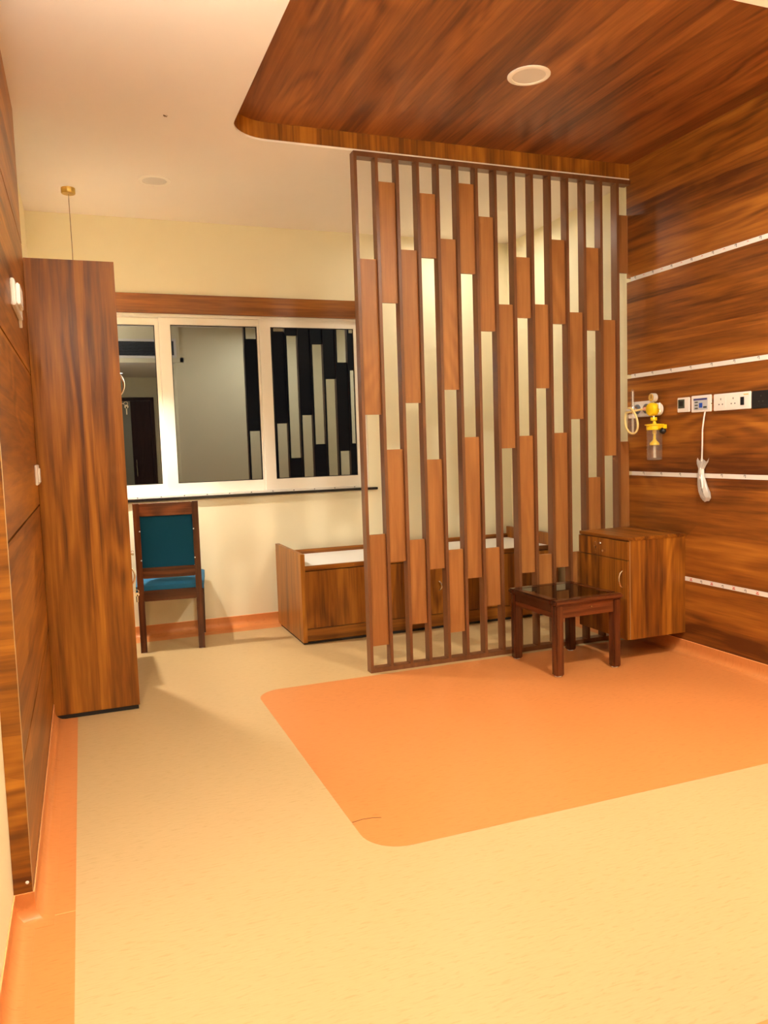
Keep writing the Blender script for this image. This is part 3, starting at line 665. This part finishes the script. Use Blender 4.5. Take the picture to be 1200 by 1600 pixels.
B(hx - bw, hx + 0.006, -hy + bw, hy - bw, 0.398, 0.427).build('top_frame', 'teak_y', t, True, bevel=0.008)
B(-hx + bw - 0.004, hx - bw + 0.004, -hy + bw - 0.004, hy - bw + 0.004, 0.4205, 0.4255).build('glass_top', 'smoke_glass', t)
B(-hx + bw - 0.004, hx - bw + 0.004, -hy + bw - 0.004, hy - bw + 0.004, 0.402, 0.412).build('under_board', 'teak_x', t)
MB().lathe([(0.004, 0), (0.004, -0.002)], (0.02, -hy + 0.010, 0.372), 'Y', 10).build('screw_cap', 'brass', t)

# ================================================================== WALL FITTINGS, RIGHT
X = XR - 0.0005
def plate(name, label, cat, y0, y1, z0, z1, mat='white', th=0.010):
    t = thing(name, label, cat, (0, 0, 0))
    B(X - th, X, y0, y1, z0, z1).build('plate', mat, t, True, bevel=0.003)
    return t
t = plate('data_socket', 'small white wall plate with a square dark socket beside the gas outlet', 'wall socket', 3.638, 3.737, 1.436, 1.521)
B(X - 0.0115, X - 0.0098, 3.676, 3.728, 1.459, 1.510).build('socket_insert', 'olive', t)
mb = MB(); mb.box(X - 0.0125, X - 0.0113, 3.688, 3.718, 1.472, 1.500); mb.build('socket_opening', 'black', t)
t = plate('nurse_call_unit', 'white nurse call unit with a printed face and blue button', 'call unit', 3.470, 3.620, 1.430, 1.524, th=0.013)
fx = X - 0.013
B(fx - 0.0006, fx + 0.0005, 3.492, 3.600, 1.442, 1.508).build('printed_face', 'screen', t)
B(fx - 0.0012, fx, 3.496, 3.600, 1.497, 1.507).build('printed_heading', 'navy', t)
for z in (1.486, 1.469, 1.452): B(fx - 0.0014, fx, 3.566, 3.590, z - 0.004, z + 0.004).build('key_label', 'olive', t)
B(fx - 0.002, fx, 3.531, 3.556, 1.454, 1.481).build('call_button', 'sblue', t)
B(fx - 0.0014, fx, 3.498, 3.524, 1.451, 1.461).build('key_label', 'olive', t)
MB().lathe([(0.003, 0), (0.003, -0.001)], (X - 0.006, 3.4702, 1.474), 'Y', 8).build('screw', 'ink', t)
t = plate('power_socket', 'wide white plate with two sockets and a black switch', 'power socket', 3.192, 3.452, 1.430, 1.522)
for yc in (3.396, 3.308):
    m_ = B(X - 0.0118, X - 0.0095, yc - 0.036, yc + 0.036, 1.444, 1.508).build('socket_module', 'white', t, True, bevel=0.001)
    for dy, dz, hw_, hh in ((0, 0.016, 0.0022, 0.005), (-0.0125, -0.012, 0.0035, 0.003), (0.0125, -0.012, 0.0035, 0.003)):
        B(X - 0.0125, X - 0.0116, yc + dy - hw_, yc + dy + hw_, 1.476 + dz - hh, 1.476 + dz + hh).build('socket_hole', 'ink', m_)
B(X - 0.0135, X - 0.0095, 3.234, 3.258, 1.452, 1.495).build('switch_rocker', 'black', t, bevel=0.001)
B(X - 0.0104, X - 0.0098, 3.206, 3.238, 1.505, 1.510).build('gold_print', 'gold', t)
t = plate('black_power_socket', 'black wall plate with sockets at the edge of the picture', 'power socket', 2.930, 3.186, 1.428, 1.520, 'black')
for yc in (3.122, 3.045):
    m_ = B(X - 0.0118, X - 0.0095, yc - 0.034, yc + 0.034, 1.444, 1.506).build('socket_module', 'black', t, True, bevel=0.001)
    for dy, dz in ((0, 0.016), (-0.0125, -0.012), (0.0125, -0.012)):
        B(X - 0.0123, X - 0.0116, yc + dy - 0.003, yc + dy + 0.003, 1.476 + dz - 0.003, 1.476 + dz + 0.003).build('socket_hole', 'olive', m_)
# call handset wrapped in a plastic bag
t = thing('call_handset', 'white corded call handset wrapped in a clear plastic bag', 'handset', (0, 0, 0))
hx_ = X - 0.020
MB().tube([(X - 0.012, 3.512, 1.431), (hx_, 3.511, 1.40), (hx_ - 0.004, 3.519, 1.33), (hx_ - 0.002, 3.522, 1.25), (hx_, 3.527, 1.17), (hx_, 3.532, 1.10)], 0.0042, 8).build('cable', 'white', t, True)
MB().tube([(hx_, 3.533, 1.12), (hx_ - 0.002, 3.527, 1.06), (hx_ - 0.002, 3.510, 1.00), (hx_, 3.494, 0.95)], [0.008, 0.014, 0.016, 0.012], 10).build('handset', 'white', t, True)
MB().tube([(hx_ - 0.016, 3.523, 1.055), (hx_ - 0.019, 3.512, 1.01), (hx_ - 0.015, 3.501, 0.965)], 0.0016, 5).build('cable_loop', 'ink', t)
# bag: a pinched crumpled sleeve
sec = [(3.524, 1.162, 0.052, 0.012), (3.530, 1.135, 0.034, 0.011), (3.535, 1.110, 0.020, 0.010), (3.533, 1.07, 0.024, 0.015), (3.524, 1.02, 0.030, 0.019), (3.507, 0.975, 0.038, 0.020), (3.494, 0.945, 0.036, 0.017), (3.495, 0.927, 0.022, 0.009)]
vs = []; fs = []; n = 18
for i, (yc, z, ry, rx) in enumerate(sec):
    for k in range(n):
        a = 2 * math.pi * k / n; j = 1 + 0.13 * random.uniform(-1, 1)
        vs.append((hx_ + 0.001 - abs(rx) * j * math.cos(a) * (1 if math.cos(a) > 0 else 0.9), yc + ry * j * math.sin(a), z + 0.009 * random.uniform(-1, 1) * (1.8 if i == 0 else 0.6)))
for i in range(len(sec) - 1):
    for k in range(n): fs.append((i * n + k, i * n + (k + 1) % n, (i + 1) * n + (k + 1) % n, (i + 1) * n + k))
fs.append(tuple((len(sec) - 1) * n + k for k in range(n)))
MB().add(vs, fs).build('plastic_bag', 'bag', t)

# ---- gas outlet plate, oxygen flow meter, suction regulator with jar
t = thing('gas_outlet_plate', 'white medical gas plate with two round outlets by the partition', 'gas outlet', (0, 0, 0))
B(X - 0.014, X, 3.945, 4.135, 1.425, 1.522).build('plate', 'white', t, True, bevel=0.003)
for yc in (4.085, 4.000):
    MB().lathe([(0.030, 0), (0.030, -0.006), (0.022, -0.009), (0.016, -0.007)], (X - 0.014, yc, 1.474), 'X', 24).build('outlet', 'grille', t, True)
    MB().lathe([(0.017, 0), (0.017, -0.008)], (X - 0.0205, yc, 1.474), 'X', 20).build('outlet_collar', 'chrome', t, True)
t = thing('oxygen_flow_meter', 'clear oxygen flow meter with a pale looped hose', 'flow meter', (0, 0, 0))
cx, cy = X - 0.062, 4.072
MB().lathe([(0.008, 0), (0.008, -0.040)], (X - 0.0285, cy + 0.010, 1.474), 'X', 14).build('inlet_stem', 'chrome', t, True)
MB().lathe([(0.013, 1.492), (0.011, 1.500), (0.0105, 1.585), (0.008, 1.592), (0.004, 1.598)], (cx, cy, 0), 'Z', 16).build('meter_tube', 'clear', t, True)
MB().lathe([(0.0035, 1.495), (0.0035, 1.585)], (cx, cy, 0), 'Z', 8).build('inner_tube', 'topwhite', t, True)
MB().lathe([(0.012, 1.440), (0.014, 1.452), (0.014, 1.488), (0.011, 1.494)], (cx, cy, 0), 'Z', 16).build('body', 'chrome', t, True)
MB().lathe([(0.013, 0.012), (0.016, 0.022), (0.016, 0.044), (0.012, 0.050)], (cx, cy, 1.468), 'Y', 14).build('valve_knob', 'white', t, True)
MB().lathe([(0.026, 1.418), (0.028, 1.424), (0.028, 1.440), (0.022, 1.444)], (cx, cy, 0), 'Z', 20).build('bottle_lid', 'white', t, True)
MB().lathe([(0.024, 1.316), (0.026, 1.322), (0.026, 1.418)], (cx, cy, 0), 'Z', 20).build('humidifier_bottle', 'clear', t, True)
MB().lathe([(0.006, 1.322), (0.006, 1.418)], (cx, cy, 0), 'Z', 10).build('dip_tube', 'topwhite', t, True)
hose = []
for k in range(33):
    a = 2 * math.pi * k / 32 * 0.90 + 1.35
    hose.append((cx - 0.034 + 0.004 * math.sin(a * 2), cy - 0.026 + 0.058 * math.cos(a) + 0.016 * math.sin(a), 1.402 + 0.080 * math.sin(a)))
hose.append((cx + 0.006, 3.985, 1.470))
MB().tube(hose, 0.0068, 10).build('hose', 'hose', t, True)
t = thing('suction_regulator', 'yellow suction regulator with a pressure dial and clear jar', 'suction unit', (0, 0, 0))
cx, cy = X - 0.064, 3.886
MB().lathe([(0.011, 0), (0.011, -0.055)], (X - 0.010, 3.960, 1.470), 'X', 14).build('inlet_stem', 'pink', t, True)
MB().tube([(X - 0.062, 3.965, 1.470), (X - 0.062, 3.915, 1.468)], 0.011, 12).build('connector', 'pink', t, True)
MB().lathe([(0.036, 0.022), (0.039, 0.016), (0.040, -0.012), (0.036, -0.022), (0.026, -0.026)], (cx, cy, 1.464), 'X', 28).build('housing', 'yellow', t, True)
MB().lathe([(0.033, 0.016), (0.038, 0.022), (0.038, 0.044), (0.030, 0.048)], (cx, cy - 0.006, 1.464), 'X', 24).build('back_plate', 'white', t, True)
g_ = MB().lathe([(0.026, 0.018), (0.026, -0.010), (0.023, -0.012)], (cx + 0.004, cy + 0.004, 1.535), 'X', 24).build('pressure_gauge', 'frost', t, True)
gy = MB().lathe([(0.0225, -0.0125), (0.0225, -0.0135)], (cx + 0.004, cy + 0.004, 1.535), 'X', 24).build('dial', 'amber', g_)
B(cx - 0.0105, cx - 0.0097, cy + 0.000, cy + 0.003, 1.528, 1.552).build('needle', 'ink', g_)
MB().tube([(cx, cy - 0.036, 1.470), (cx, cy - 0.060, 1.470)], 0.004, 8).build('valve_stem', 'chrome', t, True)
MB().sphere((cx, cy - 0.062, 1.480), 0.009, 0.009, 0.022, 12, 8).build('valve_handle', 'white', t, True)
MB().tube([(cx, cy - 0.062, 1.462), (cx - 0.002, cy - 0.068, 1.444)], 0.0025, 6).build('valve_pin', 'brass', t, True)
MB().lathe([(0.0055, 1.425), (0.0055, 1.385)], (cx, cy - 0.010, 0), 'Z', 10).build('stem', 'topwhite', t, True)
MB().lathe([(0.018, 1.396), (0.020, 1.400), (0.020, 1.412), (0.018, 1.416)], (cx, cy - 0.010, 0), 'Z', 12).build('union_nut', 'yellow', t, True)
jy = cy - 0.016
MB().lathe([(0.046, 1.340), (0.047, 1.346), (0.047, 1.366), (0.056, 1.368), (0.056, 1.374), (0.012, 1.378), (0.007, 1.394)], (cx, jy, 0), 'Z', 28).build('jar_lid', 'yellow', t, True)
mb = MB(); mb.prism([(jy - 0.030, 1.342), (jy - 0.088, 1.352), (jy - 0.094, 1.346), (jy - 0.094, 1.370), (jy - 0.030, 1.372)], cx - 0.012, cx + 0.012, 'X'); mb.build('lid_arm', 'yellow', t)
MB().lathe([(0.042, 1.160), (0.0445, 1.164), (0.045, 1.340)], (cx, jy, 0), 'Z', 28, cap=False).build('jar', 'clear', t, True)
MB().lathe([(0.0005, 1.160), (0.042, 1.160)], (cx, jy, 0), 'Z', 28, cap=False).build('jar_base', 'clear', t)
for i, z in enumerate([1.185 + 0.020 * k for k in range(8)]):
    MB().tube([(cx + 0.0455 * -math.cos(a), jy + 0.0455 * math.sin(a), z) for a in (0.55, 0.7, 0.85, 1.0)], 0.0009, 4).build('level_mark', 'hose', t)
MB().lathe([(0.011, 1.345), (0.012, 1.318), (0.008, 1.315), (0.008, 1.285), (0.012, 1.276), (0.027, 1.262), (0.029, 1.250), (0.027, 1.248)], (cx, jy, 0), 'Z', 20).build('float_valve', 'yellow', t, True)
MB().lathe([(0.009, 1.248), (0.009, 1.172)], (cx, jy, 0), 'Z', 10).build('dip_tube', 'frost', t, True)
MB().sphere((cx, jy - 0.072, 1.332), 0.018, 0.022, 0.019, 14, 10).build('bumper_knob', 'black', t, True)
MB().lathe([(0.012, 0.0), (0.012, 0.040)], (cx + 0.022, jy, 1.356), 'X', 12).build('wall_bracket', 'white', t, True)

# ================================================================== WALL FITTINGS, LEFT
t = thing('wall_switch', 'white switch box high on the walnut panelling before the wardrobe', 'wall switch', (0, 0, 0))
B(XLW + 0.0005, XLW + 0.016, 3.13, 3.50, 1.842, 1.937).build('back_box', 'white', t, True, bevel=0.003)
B(XLW + 0.016, XLW + 0.030, 3.17, 3.33, 1.852, 1.928).build('cover', 'white', t, True, bevel=0.004)
mb = MB(); mb.prism([(3.47, 1.845), (3.52, 1.900), (3.52, 1.822), (3.50, 1.815)], XLW + 0.002, XLW + 0.012, 'X'); mb.build('cable_nub', 'white', t)
t = thing('wall_socket', 'white wall plate low on the walnut panelling touching the wardrobe', 'wall socket', (0, 0, 0))
B(XLW + 0.0005, XLW + 0.010, 3.895, 4.085, 1.170, 1.262).build('plate', 'white', t, True, bevel=0.002)
B(XLW + 0.010, XLW + 0.016, 3.99, 4.075, 1.178, 1.246).build('rocker', 'white', t, True, bevel=0.002)

# ================================================================== AIR GRILLE over the passage
t = thing('air_grille', 'dark louvred air conditioning grille in the cream bulkhead', 'air grille', (0, 0, 0))
gx0, gx1, gz0, gz1, gy = -0.05, 1.19, 2.535, 2.715, YF + 0.0305
mb = MB(); mb.box(gx0 - 0.03, gx0, gy, gy + 0.012, gz0 - 0.03, gz1 + 0.03); mb.box(gx1, gx1 + 0.03, gy, gy + 0.012, gz0 - 0.03, gz1 + 0.03)
mb.box(gx0, gx1, gy, gy + 0.012, gz0 - 0.03, gz0); mb.box(gx0, gx1, gy, gy + 0.012, gz1, gz1 + 0.03); mb.build('grille_frame', 'white', t)
B(gx0, gx1, gy, gy + 0.002, gz0, gz1).build('grille_back', 'black', t)
for k in range(10):
    z = gz0 + (gz1 - gz0) * (k + 0.5) / 10
    MB().hexa([(gx0, gy + 0.003, z - 0.001), (gx1, gy + 0.003, z - 0.001), (gx1, gy + 0.012, z - 0.006), (gx0, gy + 0.012, z - 0.006)],
              [(gx0, gy + 0.003, z + 0.001), (gx1, gy + 0.003, z + 0.001), (gx1, gy + 0.012, z - 0.004), (gx0, gy + 0.012, z - 0.004)]).build('louvre', 'grille', t)

# ================================================================== SMALL THINGS
th = MB().tube([(0.800, 2.505, 0.002), (0.840, 2.512, 0.002), (0.875, 2.508, 0.002), (0.905, 2.497, 0.002)], 0.0008, 6).build('thread', 'cord')
tag(th, 'thin dark thread lying on the corner of the orange inlay', 'thread')
t = thing('small_insect', 'tiny dark insect resting on the cream ceiling', 'insect', (0.469, 3.986, ZC - 0.0005), 0.7)
MB().sphere((0, 0, -0.003), 0.010, 0.003, 0.003, 10, 6).build('body', 'cord', t, True)
MB().sphere((0.012, 0, -0.003), 0.003, 0.0025, 0.0025, 8, 6).build('head', 'cord', t, True)
for sy in (-1, 1):
    for q in (-0.003, 0.003, 0.007):
        MB().tube([(q, sy * 0.002, -0.003), (q + 0.002, sy * 0.007, -0.005), (q + 0.004, sy * 0.011, -0.0008)], 0.0005, 4).build('leg', 'cord', t)
